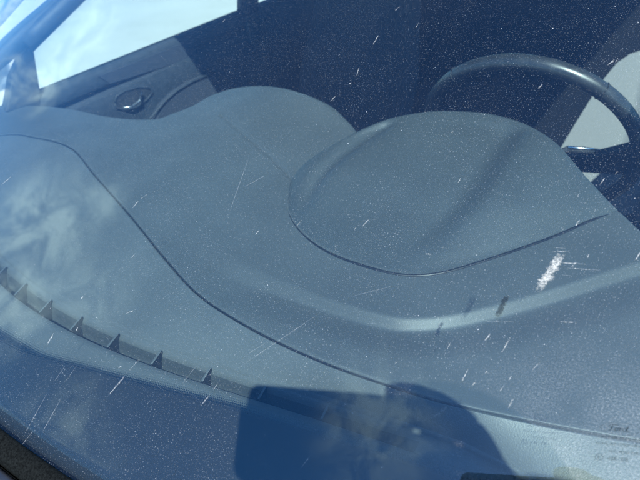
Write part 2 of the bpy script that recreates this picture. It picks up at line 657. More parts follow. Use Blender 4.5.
def frit():
    # edge of the black band, read off the photograph as (x, v) on the glass
    px = [(0, 350), (60, 366), (130, 386), (180, 399), (230, 411), (280, 427), (330, 443), (400, 464), (470, 488)]
    e = np.array([on_glass(*q) for q in px])
    xs = np.linspace(-GW + 0.004, GW - 0.004, 160)
    k0 = np.polyfit(np.append(e[:, 0], -e[2:, 0]), np.append(e[:, 1], e[2:, 1]), 4)
    vt = np.interp(xs, e[:, 0], e[:, 1], left=np.nan, right=np.nan)
    vl = np.interp(-xs, e[:, 0], e[:, 1], left=np.nan, right=np.nan)
    vt = np.where(np.isnan(vt), np.where(np.isnan(vl), np.polyval(k0, np.clip(np.abs(xs), 0, e[-1, 0])), vl), vt)
    # smooth
    for _ in range(6):
        vt[1:-1] = (vt[:-2] + 2 * vt[1:-1] + vt[2:]) / 4
    P, uv = [], []
    rows = [0.0, 0.5, 1.0]
    for i, x in enumerate(xs):
        top = vt[i]
        for f, w_ in ((0.002, -0.02), (top * 0.5, -0.01), (top - 0.004, 0.0), (top + 0.011, 0.015)):
            P.append(glass_pt(x, f, -0.0058)); uv.append((x, w_))
    P = np.array(P).reshape(len(xs), 4, 3)
    return surf("ceramic_band", P, M['frit'], wind, uvs=uv)


frit()


def side_band(sgn):
    P = [[glass_pt(sgn * x, v, -0.0062) for x in np.linspace(GW - 0.028, GW - 0.003, 4)] for v in np.linspace(0.02, 0.90, 30)]
    surf("ceramic_band", np.array(P), M['cowl'], wind, flip=(sgn > 0))


for s_ in (-1, 1):
    side_band(s_)


# ------------------------------------------------------------------ dirt on the glass
def streak(name, p0, p1, wpx, mat, off=0.0009, taper=0.75, jag=0.2):
    a = np.array(on_glass(*p0)); b_ = np.array(on_glass(*p1))
    mid = glass_pt(*((a + b_) / 2))
    dist = np.linalg.norm(mid - CAM)
    w = 0.72 * wpx * dist / FPX / 2
    d = b_ - a
    L = np.linalg.norm(d); d = d / L
    nrm = np.array([-d[1], d[0]])
    n = max(6, int(L / 0.0015))
    n = min(n, 60)
    V, uv = [], []
    for i in range(n):
        t = i / (n - 1)
        c = a + d * L * t
        ww = w * (1 - taper * abs(2 * t - 1) ** 2.5) * (1 + random.uniform(-jag, jag))
        sh = random.uniform(-jag, jag) * w * 0.6
        for k in (-1, 0, 1):
            q = c + nrm * (ww * k + sh)
            V.append(glass_pt(q[0], q[1], off)); uv.append((2 * t - 1, k))
    return surf(name, np.array(V).reshape(n, 3, 3), mat, wind, uvs=uv)


o = streak("bird_dropping", (535, 296), (564, 250), 19, M['dropping'], taper=0.45)
o['label'] = 'chalky white bird dropping smear'
o = streak("grime_smear", (496, 319), (508, 294), 9, M['darksmear'], taper=0.4)
o['label'] = 'dark grimy smear'
for a in [((546, 253), (574, 251), 1.6), ((556, 263), (592, 265), 2.0), ((560, 268), (606, 271), 1.7), ((558, 275), (576, 277), 1.2),
          ((552, 248), (568, 249), 1.4), ((478, 322), (520, 322), 1.0), ((555, 322), (580, 323), 2.0)]:
    streak("wiper_scratch", *a, M['streak'] if a[2] > 1.5 else M['faint'])
for a in [((483, 344), (492, 331), 3.2), ((500, 356), (512, 335), 3), ((460, 385), (470, 366), 2.4), ((471, 387), (477, 381), 4),
          ((504, 416), (515, 396), 2.6), ((508, 382), (512, 375), 1.6), ((531, 372), (541, 361), 1.8), ((484, 375), (488, 370), 3),
          ((570, 268), (577, 262), 4), ((587, 259), (589, 254), 2), ((634, 262), (642, 250), 4),
          ((394, 13), (401, 6), 2.2), ((372, 47), (380, 34), 3), ((356, 79), (360, 66), 2), ((330, 103), (337, 95), 2.6),
          ((348, 85), (353, 83), 2), ((537, 90), (543, 84), 3), ((606, 67), (616, 59), 3.4), ((599, 187), (606, 176), 2.6),
          ((615, 64), (618, 58), 2), ((575, 228), (580, 219), 2.4), ((457, 185), (462, 177), 2), ((362, 228), (370, 219), 2.6),
          ((424, 254), (432, 255), 4), ((577, 198), (579, 193), 1.6), ((614, 176), (618, 171), 1.6), ((450, 134), (454, 131), 2),
          ((46, 348), (56, 331), 3.4), ((106, 400), (126, 375), 3), ((116, 388), (127, 374), 4.5), ((127, 374), (143, 356), 1.6),
          ((200, 408), (213, 391), 3), ((213, 391), (220, 382), 1.4), ((81, 300), (84, 296), 4), ((124, 315), (138, 309), 2.4),
          ((118, 369), (123, 366), 3), ((75, 333), (80, 326), 3), ((132, 210), (140, 200), 3), ((140, 200), (149, 194), 1.6),
          ((240, 190), (269, 174), 1.0), ((0, 187), (14, 175), 2), ((394, 365), (398, 362), 2), ((130, 260), (137, 253), 1.4),
          ((498, 394), (505, 384), 1.6), ((446, 352), (452, 340), 1.2), ((300, 470), (312, 454), 2.2), ((222, 24), (226, 19), 2),
          ((415, 30), (420, 22), 1.4), ((255, 236), (260, 230), 2), ((296, 228), (303, 219), 1.8), ((354, 231), (357, 227), 2.4)]:
    streak("dried_splash", *a, M['streak'], jag=0.35)
for a in [((24, 437), (52, 386), 2.0), ((38, 442), (66, 391), 1.8), ((62, 388), (80, 362), 1.4), ((52, 386), (68, 363), 1.2),
          ((224, 378), (340, 300), 1.5), ((340, 300), (402, 284), 1.4), ((237, 362), (275, 337), 1.2), ((252, 150), (226, 224), 1.6),
          ((12, 458), (40, 424), 1.6), ((180, 388), (200, 362), 1.4), ((430, 420), (452, 404), 3.0)]:
    streak("dried_run", *a, M['faint'], taper=0.5)


# ------------------------------------------------------------------ maker's decal, low on the driver's side
def decal():
    # local frame: origin at the oval's centre, axes read along the text line and down the glass
    c = np.array(on_glass(620, 429))
    ex = np.array(on_glass(639, 430.5)) - c
    s = 1.12 * np.linalg.norm(ex) / 20.0                   # metres per photo pixel here
    ex = ex / np.linalg.norm(ex)
    ey = np.array([-ex[1], ex[0]])

    def P(u, v, off=0.0012):
        q = c + ex * u * s + ey * v * s
        return glass_pt(q[0], q[1], off)

    root = None
    V, F = [], []

    def stroke(pts, w=0.45, smooth=True):
        pts = np.array(pts, float)
        if smooth and len(pts) > 2:
            pts = catmull(pts, max(10, 6 * len(pts)))
        o0 = len(V)
        for i, q in enumerate(pts):
            d = pts[min(i + 1, len(pts) - 1)] - pts[max(i - 1, 0)]
            d = d / (np.linalg.norm(d) + 1e-9)
            nn = np.array([-d[1], d[0]])
            ww = 1.2 * w * (0.65 + 0.5 * abs(d[1]))
            V.append(P(*(q + nn * ww))); V.append(P(*(q - nn * ww)))
        for i in range(len(pts) - 1):
            k = o0 + 2 * i
            F.append((k, k + 1, k + 3, k + 2))

    # script lettering "Ford"
    stroke([(-11.0, 2.4), (-9.6, 4.2), (-6.5, 4.6), (-3.5, 4.0), (-1.0, 4.7)], 0.40)     # F: sweep over the top
    stroke([(-7.2, 4.3), (-8.2, 1.0), (-9.4, -2.2), (-11.2, -3.4)], 0.46)                # F: stem
    stroke([(-9.4, 0.6), (-7.2, 0.9), (-5.6, 1.2)], 0.34)                                # F: bar
    stroke([(-3.2, 1.0), (-4.8, 0.2), (-5.0, -2.0), (-3.6, -2.9), (-2.2, -1.7), (-2.2, 0.2), (-3.2, 1.0), (-1.0, 0.6)], 0.42)
    stroke([(-1.0, 0.6), (0.2, 1.2), (-0.2, -0.8), (-0.7, -2.8)], 0.42)
    stroke([(-0.2, -0.6), (0.9, 0.8), (2.2, 1.0)], 0.42)
    stroke([(6.0, 0.6), (4.6, 1.0), (3.0, -0.4), (3.0, -2.2), (4.2, -2.8), (5.6, -1.4), (7.0, 2.0), (8.0, 4.2)], 0.42)
    stroke([(7.0, 2.0), (6.2, -1.0), (6.6, -2.7), (8.6, -1.8)], 0.42)
    # thin oval round it
    stroke([(19.0 * math.cos(a), 7.4 * math.sin(a)) for a in np.linspace(0, 2 * math.pi, 50)], 0.16, False)
    mesh("maker_emblem", V, F, M['ink'], wind, False)

    # the small print: lines too worn to read, drawn as broken letter-height marks
    V.clear(); F.clear()
    rnd = random.Random(3)
    for row, (u0, u1, v) in enumerate([(-16, 22, -10.5), (-21, 22, -18.5), (-8, 22, -27.0)]):
        u = u0
        while u < u1:
            for _ in range(rnd.randint(3, 6)):
                k = rnd.randint(0, 2)
                h = 1.25
                if k == 0:
                    stroke([(u, v - h), (u, v + h)], 0.26, False)
                elif k == 1:
                    stroke([(u, v - h), (u, v + h), (u + 1.1, v + h * .9), (u + 1.1, v)], 0.24, False)
                else:
                    stroke([(u + 1.1, v + h * .8), (u, v + h), (u, v - h), (u + 1.1, v - h)], 0.24, False)
                u += 1.95
            u += 1.6
    mesh("small_print", V, F, M['ink'], wind, False)
    V.clear(); F.clear()
    v = -35.0
    stroke([(-17 + 3.6 * math.cos(a), v + 3.6 * math.sin(a)) for a in np.linspace(0, 2 * math.pi, 28)], 0.28, False)
    stroke([(-15.6, v + 1.7), (-18, v + 1.7), (-18, v - 1.7), (-15.6, v - 1.7)], 0.34, False)
    stroke([(-18, v), (-16, v)], 0.30, False)
    u = -9
    for ch in "43R 00":
        if ch == '4':
            stroke([(u + 1.6, v - 2), (u + 1.6, v + 2), (u, v - .6), (u + 2.2, v - .6)], 0.3, False)
        elif ch == '3':
            stroke([(u, v + 2), (u + 1.6, v + 1.6), (u + .6, v + .1), (u + 1.8, v - 1), (u, v - 2)], 0.3)
        elif ch == 'R':
            stroke([(u, v - 2), (u, v + 2), (u + 1.6, v + 1.6), (u + 1.4, v + .3), (u, v), (u + 1.9, v - 2)], 0.3, False)
        elif ch == '0':
            stroke([(u + .9 + .9 * math.cos(a), v + 2 * math.sin(a)) for a in np.linspace(0, 2 * math.pi, 14)], 0.3, False)
        u += 3.3
    mesh("approval_mark", V, F, M['ink'], wind, False)


decal()

# ------------------------------------------------------------------ dashboard
Z0, Z1 = 0.976, 0.990          # in front of / behind the pad's ridge
ridge_px = [(-60, 108), (40, 138), (110, 172), (160, 205), (200, 240), (240, 268), (300, 292), (340, 306), (380, 317), (410, 321), (450, 318), (500, 307), (560, 290), (640, 265), (760, 232)]
RID = np.array([at_z(x, y, Z1)[:2] for x, y in ridge_px])
RID = catmull(RID, 420)
RW = np.interp(RID[:, 0], [-0.6, -0.1, 0.15, 0.30, 0.42, 0.65], [0.14, 0.13, 0.10, 0.055, 0.045, 0.060])
seam_px = [(-90, 150), (0, 135), (35, 137), (70, 147), (95, 175), (130, 215), (165, 258), (200, 295), (250, 327), (320, 360), (400, 388), (460, 405), (550, 424), (640, 440), (720, 452)]


def sstep(t):
    t = np.clip(t, 0, 1)
    return t * t * (3 - 2 * t)


POD_C = np.array([-0.04, 0.64])
pcrease = np.array([at_z(x, y, z)[:2] for x, y, z in [(222, 118, 1.006), (245, 137, 1.003), (272, 158, 0.999), (290, 176, 0.996), (297, 186, .994)]])
pcrease = catmull(pcrease, 60)


def poly_dist(Q, x, y):
    """distance and signed side to a polyline (positive = towards the windscreen, -y)"""
    P = np.stack([np.atleast_1d(x), np.atleast_1d(y)], 1)
    if len(P) > 8000:
        parts = [poly_dist(Q, *P[i:i + 8000].T) for i in range(0, len(P), 8000)]
        return tuple(np.concatenate([p_[m] for p_ in parts]) for m in range(3))
    d2 = ((P[:, None, :] - Q[None, :, :]) ** 2).sum(2)
    k = d2.argmin(1)
    kk = np.clip(k, 1, len(Q) - 2)
    t = Q[kk + 1] - Q[kk - 1]
    t = t / np.linalg.norm(t, axis=1)[:, None]
    nrm = np.stack([t[:, 1], -t[:, 0]], 1)
    r = P - Q[k]
    return np.sqrt(d2[np.arange(len(P)), k]), (r * nrm).sum(1), k


def pad_z(x, y):
    x = np.atleast_1d(np.asarray(x, float)); y = np.atleast_1d(np.asarray(y, float))
    d, sd, k = poly_dist(RID, x, y)
    # a short step down at the ridge line, then a shallow scoop that climbs back towards the screen
    D = np.interp(x, [-0.5, 0.1, 0.30, 0.45], [0.003, 0.006, 0.0085, 0.0090])
    sw = np.interp(x, [-0.3, 0.15, 0.35], [0.10, 0.040, 0.014])
    z = Z1 - D * sstep((sd + 0.4 * sw) / sw) + D * sstep((sd - 0.35 * sw) / RW[k])
    # centre pod
    r2 = ((x - POD_C[0]) / 0.20) ** 2 + ((y - POD_C[1]) / 0.20) ** 2
    z += 0.036 * np.exp(-0.5 * r2 * 1.5)
    dc, _, _ = poly_dist(pcrease, x, y)
    z -= 0.0034 * np.exp(-(dc / 0.0042) ** 2)
    # the pad falls a little towards the passenger's door
    z += 0.004 * np.clip((-x - 0.35) / 0.3, 0, 1)
    return z


def on_pad(px, py):
    d = ray(px, py)
    lo, hi = 0.2, 2.5
    ts = np.linspace(0.3, 2.2, 400)
    Q = CAM[None, :] + d[None, :] * ts[:, None]
    g = Q[:, 2] - pad_z(Q[:, 0], Q[:, 1])
    i = int(np.argmax(g < 0))
    lo, hi = ts[max(i - 1, 0)], ts[i]
    for _ in range(25):
        m = (lo + hi) / 2
        q = CAM + d * m
        if q[2] - pad_z(q[0], q[1])[0] > 0:
            lo = m
        else:
            hi = m
    return CAM + d * lo


NT = 900
seam = catmull([on_pad(*q)[:2] for q in seam_px], NT)
rear_px = [(-60, 112), (0, 107), (35, 105), (70, 108), (110, 116), (155, 118), (175, 112), (197, 103), (215, 93), (238, 86), (265, 84), (300, 90), (330, 103), (345, 116), (357, 130)]
rear_xy = [on_pad(*q)[:2] for q in rear_px] + [(0.24, 0.485), (0.36, 0.47), (0.48, 0.47), (0.555, 0.475)] + [on_pad(*q)[:2] for q in [(614, 206), (640, 226), (672, 252), (720, 296)]]
rear = catmull(rear_xy, NT)


def dash_parts():
    # ---- front panel: from under the glass up to the seam (its mesh is the dashboard part itself)
    xs = np.linspace(-0.73, 0.73, 240)
    order = np.argsort(seam[:, 0])
    sy = np.interp(xs, seam[order, 0], seam[order, 1])
    # slot of the defroster
    vf = np.array([at_z(x, y, 0.962)[:2] for x, y in [(0, 294), (33, 307), (66, 325), (105, 343), (145, 360), (190, 377), (245, 397), (308, 416), (345, 427), (392, 442)]])
    vr = np.array([at_z(x, y, 0.966)[:2] for x, y in [(0, 262), (50, 290), (100, 314), (200, 356), (260, 378), (330, 401), (400, 425), (480, 450)]])
    kf = np.polyfit(np.append(vf[:, 0], -vf[:, 0]), np.append(vf[:, 1], vf[:, 1]), 4)
    kr = np.polyfit(np.append(vr[:, 0], -vr[:, 0]), np.append(vr[:, 1], vr[:, 1]), 4)
    fy = lambda x: np.polyval(kf, np.clip(x, -0.55, 0.55)); ry = lambda x: np.polyval(kr, np.clip(x, -0.55, 0.55))
    X1 = 0.515                                       # the slot ends here on both sides

    def end(x):
        return 1 - sstep((abs(x) - (X1 - 0.03)) / 0.03)

    P = []
    for x, s in zip(xs, sy):
        f, r = fy(x), max(ry(x), fy(x) + 0.008)
        e = end(x)
        zs = float(pad_z(x, s)[0])
        zf, zr = 0.958, 0.966
        row = []
        y0 = base_y(x) + 0.012
        for t in np.linspace(0, 1, 14):              # lip in front of the slot
            row.append((x, y0 + (f - y0) * t, 0.952 + (zf - 0.952) * sstep(t) + 0.002 * math.sin(math.pi * t)))
        k1 = len(row)
        row.append((x, f + 0.0012, zf - 0.0018 * e)); row.append((x, f + 0.0016, zf - 0.024 * e))
        row.append((x, f + 0.30 * (r - f), zf - 0.026 * e + 0.001 * (1 - e)))
        row.append((x, f + 0.50 * (r - f), zf - 0.009 * e + 0.0015 * (1 - e)))
        row.append((x, f + 0.62 * (r - f), zf - 0.001 * e + 0.0018 * (1 - e)))
        row.append((x, f + 0.70 * (r - f), zf + 0.0022))
        row.append((x, f + 0.86 * (r - f), zf + 0.0050))
        row.append((x, r - 0.001, zr - 0.0018))
        k2 = len(row)
        row.append((x, r, zr + 0.0008 * (1 - e)))
        for t in np.linspace(0.04, 1, 40):
            yy = r + 0.001 + (s - 0.0022 - r - 0.001) * t
            row.append((x, yy, zr + (zs - 0.0015 - zr) * t + 0.0012 * math.sin(math.pi * t)))
        row.append((x, s - 0.0010, zs - 0.003)); row.append((x, s - 0.0004, zs - 0.010)); row.append((x, s + 0.004, zs - 0.012))
        P.append(row)
    P = np.array(P)
    nr = P.shape[1]
    fm = [1 if (k1 <= (k % (nr - 1)) < k1 + 4 and abs(xs[k // (nr - 1)]) < X1) else 0 for k in range((len(xs) - 1) * (nr - 1))]
    dash = mesh("dashboard", P.reshape(-1, 3), gridfaces(len(xs), nr), [M['dash'], M['vent']], car, True, None, fm)
    tube("panel_joint", [(q[0], q[1] - 0.0002, float(pad_z(*q)[0]) - 0.0016) for q in seam[4:-4:3]], [0.0009 if q[0] < 0.40 else max(0.0003, 0.0009 - 0.004 * (q[0] - 0.40)) for q in seam[4:-4:3]], M['black'], dash, 6)
    # front skirt closing the panel against the firewall
    V = []
    for x in xs[::6]:
        V.append([(x, base_y(x) + 0.012, 0.952), (x, base_y(x) + 0.004, 0.90), (x, base_y(x) + 0.03, 0.60)])
    surf("firewall_panel", np.array(V), M['trim'], dash, flip=True)
    # ---- fins across the slot
    sp = 0.06509
    for i in range(-3, 8):
        x = 0.03958 + sp * i
        if abs(x) > X1 - 0.02:
            continue
        f, r = fy(x), ry(x)
        yb = f + (r - f) * 0.74
        w = 0.0012
        out = [(x - w, f + 0.0018, 0.9585), (x - w, yb, 0.9655), (x - w, yb + 0.0005, 0.945), (x - w, f + 0.0018, 0.934)]
        fo = prism("vent_fin", out, (2 * w, 0.0, 0), [M['fin_shade'], M['vent_fin']], dash, bevel=0.0003)
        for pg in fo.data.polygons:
            pg.material_index = 1 if pg.normal.z > 0.3 else 0  # pale tops and dark sides: sun and shade put into the colour
    # ---- upper pad, from seam lip to rear edge, then down the fascia
    NS = 170
    ss = np.linspace(0, 1, NS) ** 1.0
    rows = []
    lip = seam + 0
    dirv = rear - seam
    dirn = dirv / np.linalg.norm(dirv, axis=1)[:, None]
    for dz, dd in ((-0.014, 0.001), (-0.004, 0.0003), (-0.0016, 0.0008), (-0.0005, 0.0020)):
        q = seam + dirn * dd
        fd = 1 - 0.8 * sstep((q[:, 0] - 0.42) / 0.16) if dz > -0.01 else 1.0
        rows.append(np.column_stack([q, pad_z(*q.T) + dz * fd]))
    for s in ss:
        q = seam + dirn * 0.0036 + (rear - seam - dirn * 0.0036) * s
        z = pad_z(*q.T) - 0.006 * np.clip((s - 0.955) / 0.045, 0, 1) ** 2
        rows.append(np.column_stack([q, z]))
    for dy, dz in ((0.004, -0.012), (0.006, -0.03), (0.0, -0.06), (-0.03, -0.10)):
        q = rear + np.array([0, dy])
        rows.append(np.column_stack([q, pad_z(*rear.T) + dz]))
    q = rear + np.array([0, 0.02])
    rows.append(np.column_stack([q, np.full(NT, 0.62)]))
    P = np.stack(rows, 0)
    surf("upper_pad", P, M['pad'], dash, flip=True)
    return dash


dash = dash_parts()


# ---- instrument hood
def hood():
    T_ = [(290, 190, .990), (292, 179, 1.004), (309, 160, 1.022), (345, 138, 1.040), (385, 120, 1.050), (425, 112, 1.055), (455, 111, 1.056),
          (490, 114, 1.055), (525, 124, 1.050), (556, 143, 1.040), (580, 170, 1.022), (600, 192, 1.006), (617, 210, .991)]
    F_ = [(289, 192), (288, 203), (291, 218), (305, 236), (330, 253), (368, 267), (405, 275), (440, 273), (480, 262), (525, 247), (560, 234), (592, 220), (618, 211)]
    T = np.array([at_z(*q) for q in T_])
    Fp = np.array([on_pad(*q) for q in F_]); Fp[:, 2] -= 0.001
    tt = np.linspace(0, 1, len(T_))
    n = 130
    tf = np.linspace(0, 1, n)

    def cr(Q):
        # smooth interpolation by index, keeping the pairing
        out = []
        E = np.vstack([2 * Q[0] - Q[1], Q, 2 * Q[-1] - Q[-2]])
        for t in tf * (len(Q) - 1):
            i = min(int(t), len(Q) - 2); u = t - i
            a, b_, c, d = E[i], E[i + 1], E[i + 2], E[i + 3]
            out.append(0.5 * (2 * b_ + (c - a) * u + (2 * a - 5 * b_ + 4 * c - d) * u * u + (3 * b_ - a - 3 * c + d) * u ** 3))
        return np.array(out)
    T, Fp = cr(T), cr(Fp)
    fold1 = catmull([at_z(385, 124, 1.048)[:2], at_z(350, 148, 1.035)[:2], at_z(320, 176, 1.018)[:2], at_z(303, 205, 1.004)[:2]], 60)
    fold2 = catmull([at_z(530, 118, 1.05)[:2], at_z(505, 145, 1.048)[:2], at_z(480, 180, 1.036)[:2], at_z(452, 215, 1.02)[:2], at_z(425, 250, 1.0)[:2]], 60)
    rows = []
    NS = 90
    for s in np.linspace(0, 1, NS):
        q = Fp[:, :2] + (T[:, :2] - Fp[:, :2]) * s
        # profile: short fillet, a steep brow, then almost level towards the rear edge
        g = 0.55 * math.sin(s * math.pi / 2) + 0.45 * s
        g = g * sstep(s / 0.10 * 0.5 + 0.5) if s < 0.10 else g
        z = Fp[:, 2] + (T[:, 2] - Fp[:, 2]) * g
        d1, s1, _ = poly_dist(fold1, *q.T)
        d2, s2, _ = poly_dist(fold2, *q.T)
        fade = sstep(s / 0.25) * sstep((1 - s) / 0.06)
        z = z - sstep(s / 0.5) * sstep((1 - s) / 0.06) * 0.0075 * np.exp(-(d1 / 0.013) ** 2)
        z = z + sstep(s / 0.35) * sstep((1 - s) / 0.12) * (0.016 * (sstep((-s2 + 0.022) / 0.044) - 0.5) * np.exp(-(d2 / 0.10) ** 2) - 0.004 * np.exp(-(d2 / 0.03) ** 2))
        rows.append(np.column_stack([q, z]))
    c = T.mean(0)
    top = rows[-1]
    for k, dz in ((0.0, -0.004), (0.03, -0.010), (0.06, -0.03), (0.04, -0.09)):
        q = top[:, :2] + (np.array([c[0], c[1] - 0.1]) - top[:, :2]) * k + np.array([0, 0.002])
        rows.append(np.column_stack([q, np.minimum(top[:, 2] + dz, top[:, 2])]))
    surf("instrument_hood", np.stack(rows, 0), M['hood_plastic'], dash, flip=True)
    tube("hood_crease_shade", [(q[0], q[1] - 0.0005, q[2] + 0.0004) for q in Fp[::2]], [0.0003 + 0.0019 * float(sstep((k / 64 - 0.02) / 0.42)) * float(sstep((1 - k / 64) / 0.08)) for k in range(65)], M['black'], dash, 8)  # black strip stands in for the shade in the crease below the hood


hood()


# ------------------------------------------------------------------ steering wheel
WC = np.array([0.393, 0.79, 0.925]); WTH = math.radians(25)
WU = np.array([0, -math.sin(WTH), math.cos(WTH)]); WX = np.array([1.0, 0, 0]); WN = np.array([0, math.cos(WTH), math.sin(WTH)])


def wpt(a, b_, c=0.0):
    return WC + WX * a + WU * b_ + WN * c


def wheel():
    R_, r_ = 0.193, 0.0125
    na, nb = 96, 16
    V = []
    for i in range(na):
        A = 2 * math.pi * i / na
        for j in range(nb):
            B = 2 * math.pi * j / nb
            rr = R_ + r_ * math.cos(B)
            V.append(wpt(rr * math.sin(A), rr * math.cos(A), r_ * 1.12 * math.sin(B)))
    F = [(i * nb + j, ((i + 1) % na) * nb + j, ((i + 1) % na) * nb + (j + 1) % nb, i * nb + (j + 1) % nb) for i in range(na) for j in range(nb)]
    w = mesh("steering_wheel", V, F, M['leather'], car)
    w['label'] = 'black leather steering wheel rim with a bright sun glint'
    # stitched joint rings on the rim
    for A in (math.radians(38), math.radians(-38)):
        pts = []
        for j in range(17):
            B = 2 * math.pi * j / 16
            rr = R_ + (r_ + 0.0007) * math.cos(B)
            pts.append(wpt(rr * math.sin(A), rr * math.cos(A), (r_ + .0007) * 1.12 * math.sin(B)))
        tube("rim_seam", pts, 0.0008, M['black'], w, 6)
    # hub, horizontal spokes and lower spoke
    V, F = [], []
    n = 40
    prof = [(0.0, 0.028), (0.6, 0.027), (0.9, 0.018), (1.0, 0.0), (0.95, -0.02), (0.7, -0.04), (0, -0.045)]
    for k, (s, c) in enumerate(prof):
        for i in range(n):
            A = 2 * math.pi * i / n
            e = 0.062 * (1 + 0.10 * math.cos(2 * A))
            V.append(wpt(s * e * 1.05 * math.sin(A), -0.030 + s * e * 0.92 * math.cos(A), c - 0.01))
    mesh("airbag_hub", V, gridfaces(len(prof), n, wrap=True), M['black'], w)
    for sg in (-1, 1):
        out = [wpt(sg * 0.05, -0.002, -0.012), wpt(sg * 0.12, 0.004, -0.01), wpt(sg * 0.178, 0.040, -0.004), wpt(sg * 0.182, -0.035, -0.004),
               wpt(sg * 0.12, -0.042, -0.01), wpt(sg * 0.05, -0.06, -0.012)]
        prism("spoke", out, tuple(WN * 0.018), M['black'], w, bevel=0.004)
    out = [wpt(-0.045, -0.05, -0.012), wpt(0.045, -0.05, -0.012), wpt(0.035, -0.178, -0.004), wpt(-0.035, -0.178, -0.004)]
    prism("spoke", out, tuple(WN * 0.018), M['black'], w, bevel=0.004)
    return w


wheel()


def column():
    pts = [wpt(0, -0.012, -0.05), wpt(0, -0.015, -0.11), wpt(0, -0.02, -0.20), wpt(0, -0.03, -0.34)]
    col = tube("column_shroud", pts, [0.050, 0.056, 0.058, 0.05], M['trim'], car, 20)
    # light-catching lever right of the column, and its twin
    a = at_x(566, 148, 0.43)
    p0 = wpt(0.02, 0.0, -0.075)
    e1 = CAM + ray(568, 149) * 0.93
    e2 = CAM + ray(600, 151.5) * 0.95
    tube("indicator_stalk", [p0, p0 * 0.5 + e1 * 0.5, e1, e1 * 0.5 + e2 * 0.5, e2], [0.007, 0.006, 0.0058, 0.0062, 0.004], M['trim'], col, 12)
    tube("stalk_tip_strip", [e1 + np.array([0, -0.003, .004]), e1 * .5 + e2 * .5 + np.array([0, -0.0035, .0045]), e2 + np.array([0, -0.002, .003])],
         [0.0032, 0.0030, 0.0016], M['chrome'], col, 10)
    tube("indicator_stalk", [wpt(-0.04, 0.0, -0.075), wpt(-0.10, 0.005, -0.08), wpt(-0.17, 0.01, -0.085)], [0.007, 0.006, 0.008], M['trim'], col, 12)


column()


# ------------------------------------------------------------------ seats
def seat(x0, cloth_dark, name="front_seat"):
    # cushion is the part's own mesh
    def shell(fn, ni, nj):
        return np.array([[fn(i / (ni - 1), j / (nj - 1)) for j in range(nj)] for i in range(ni)])

    def cushion(u, v):
        x = (u * 2 - 1) * 0.25
        y = 0.86 + v * 0.52
        bol = 0.045 * sstep((abs(x) - 0.15) / 0.09)
        edge = 0.05 * (1 - math.sqrt(max(0, 1 - max(0, (0.12 - v) / 0.12) ** 2)))
        z = 0.56 + bol - 0.05 * v - edge - (0.06 if abs(x) > 0.245 else 0)
        return (x0 + x, y, z)
    P = shell(cushion, 32, 24)
    V = P.reshape(-1, 3)
    V2 = V.copy(); V2[:, 2] = 0.36
    st = mesh(name, np.vstack([V, V2]), gridfaces(32, 24) + gridfaces(32, 24, len(V), flip=True), cloth_dark, car)
    tilt = math.radians(20)
    NU, NV = (260, 260) if x0 > 0 else (32, 30)

    def back(side):
        def fn(u, v):
            x = (u * 2 - 1) * 0.25 * (1 - 0.22 * max(0, v - 0.5) / 0.5)
            h = v * 0.62
            bol = 0.05 * sstep((abs(u * 2 - 1) - 0.58) / 0.35)
            th = 0.055 * math.sqrt(max(0.0, 1 - (2 * u - 1) ** 6)) * math.sqrt(max(0.0, 1 - max(0, (v - .85) / .15) ** 2)) + 0.002
            y = 1.31 + math.sin(tilt) * h + side * th - (bol * (1 - v * 0.4) if side < 0 else 0)
            return (x0 + x, y, 0.53 + math.cos(tilt) * h)
        return shell(fn, NU, NV)
    A, B = back(-1), back(1)
    A = A.reshape(-1, 3); B = B.reshape(-1, 3)
    mats = [cloth_dark, M['seat_sun_patch']]
    F = gridfaces(NU, NV)
    fm = [0] * len(F)
    if x0 > 0:                       # sun patch on the driver's backrest, painted as pale faces
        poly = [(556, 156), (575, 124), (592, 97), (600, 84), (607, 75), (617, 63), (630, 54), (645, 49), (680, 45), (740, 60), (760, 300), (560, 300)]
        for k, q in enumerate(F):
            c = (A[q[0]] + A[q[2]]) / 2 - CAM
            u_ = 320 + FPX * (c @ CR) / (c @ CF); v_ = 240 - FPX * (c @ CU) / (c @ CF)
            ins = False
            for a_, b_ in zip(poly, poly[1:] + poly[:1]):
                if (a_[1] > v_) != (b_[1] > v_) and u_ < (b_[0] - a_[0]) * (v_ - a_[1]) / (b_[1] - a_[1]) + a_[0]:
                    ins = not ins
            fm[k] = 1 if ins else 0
    F2 = gridfaces(NU, NV, len(A), flip=True)
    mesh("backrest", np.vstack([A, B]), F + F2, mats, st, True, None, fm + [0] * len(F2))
    rbox("headrest", (0.26, 0.09, 0.17), (x0, 1.31 + math.sin(tilt) * .74, 0.53 + math.cos(tilt) * 0.745), cloth_dark, st, 0.04, 4, ('X', -tilt))
    for sx in (-0.06, 0.06):
        tube("headrest_post", [(x0 + sx, 1.31 + math.sin(tilt) * 0.58, 0.53 + math.cos(tilt) * 0.58), (x0 + sx, 1.31 + math.sin(tilt) * .70, 0.53 + math.cos(tilt) * 0.70)], 0.006, M['chrome'], st, 8)
    rbox("seat_base", (0.44, 0.44, 0.22), (x0, 1.1, 0.27), M['trim'], st, 0.02)
    return st


s1 = seat(0.37, M['seat_shaded']); s1['label'] = "driver's seat with a sun patch painted as pale grey ribbed cloth"
s2 = seat(-0.37, M['seat_lifted']); s2['label'] = 'passenger seat in deep shade'


def rear_seat():
    b = rbox("rear_seat", (1.24, 0.50, 0.20), (0, 2.0, 0.45), M['seat_dark'], car, 0.06, 4)
    rbox("backrest", (1.24, 0.16, 0.62), (0, 2.28, 0.78), M['seat_dark'], b, 0.06, 4, ('X', -math.radians(22)))
    for x in (-0.4, 0, 0.4):
        rbox("headrest", (0.26, 0.08, 0.16), (x, 2.40, 1.14), M['seat_dark'], b, 0.035, 3, ('X', -math.radians(18)))


rear_seat()


# ------------------------------------------------------------------ doors and sides
def belt_z(y):
    return 1.015 + 0.047 * (y - 0.42)


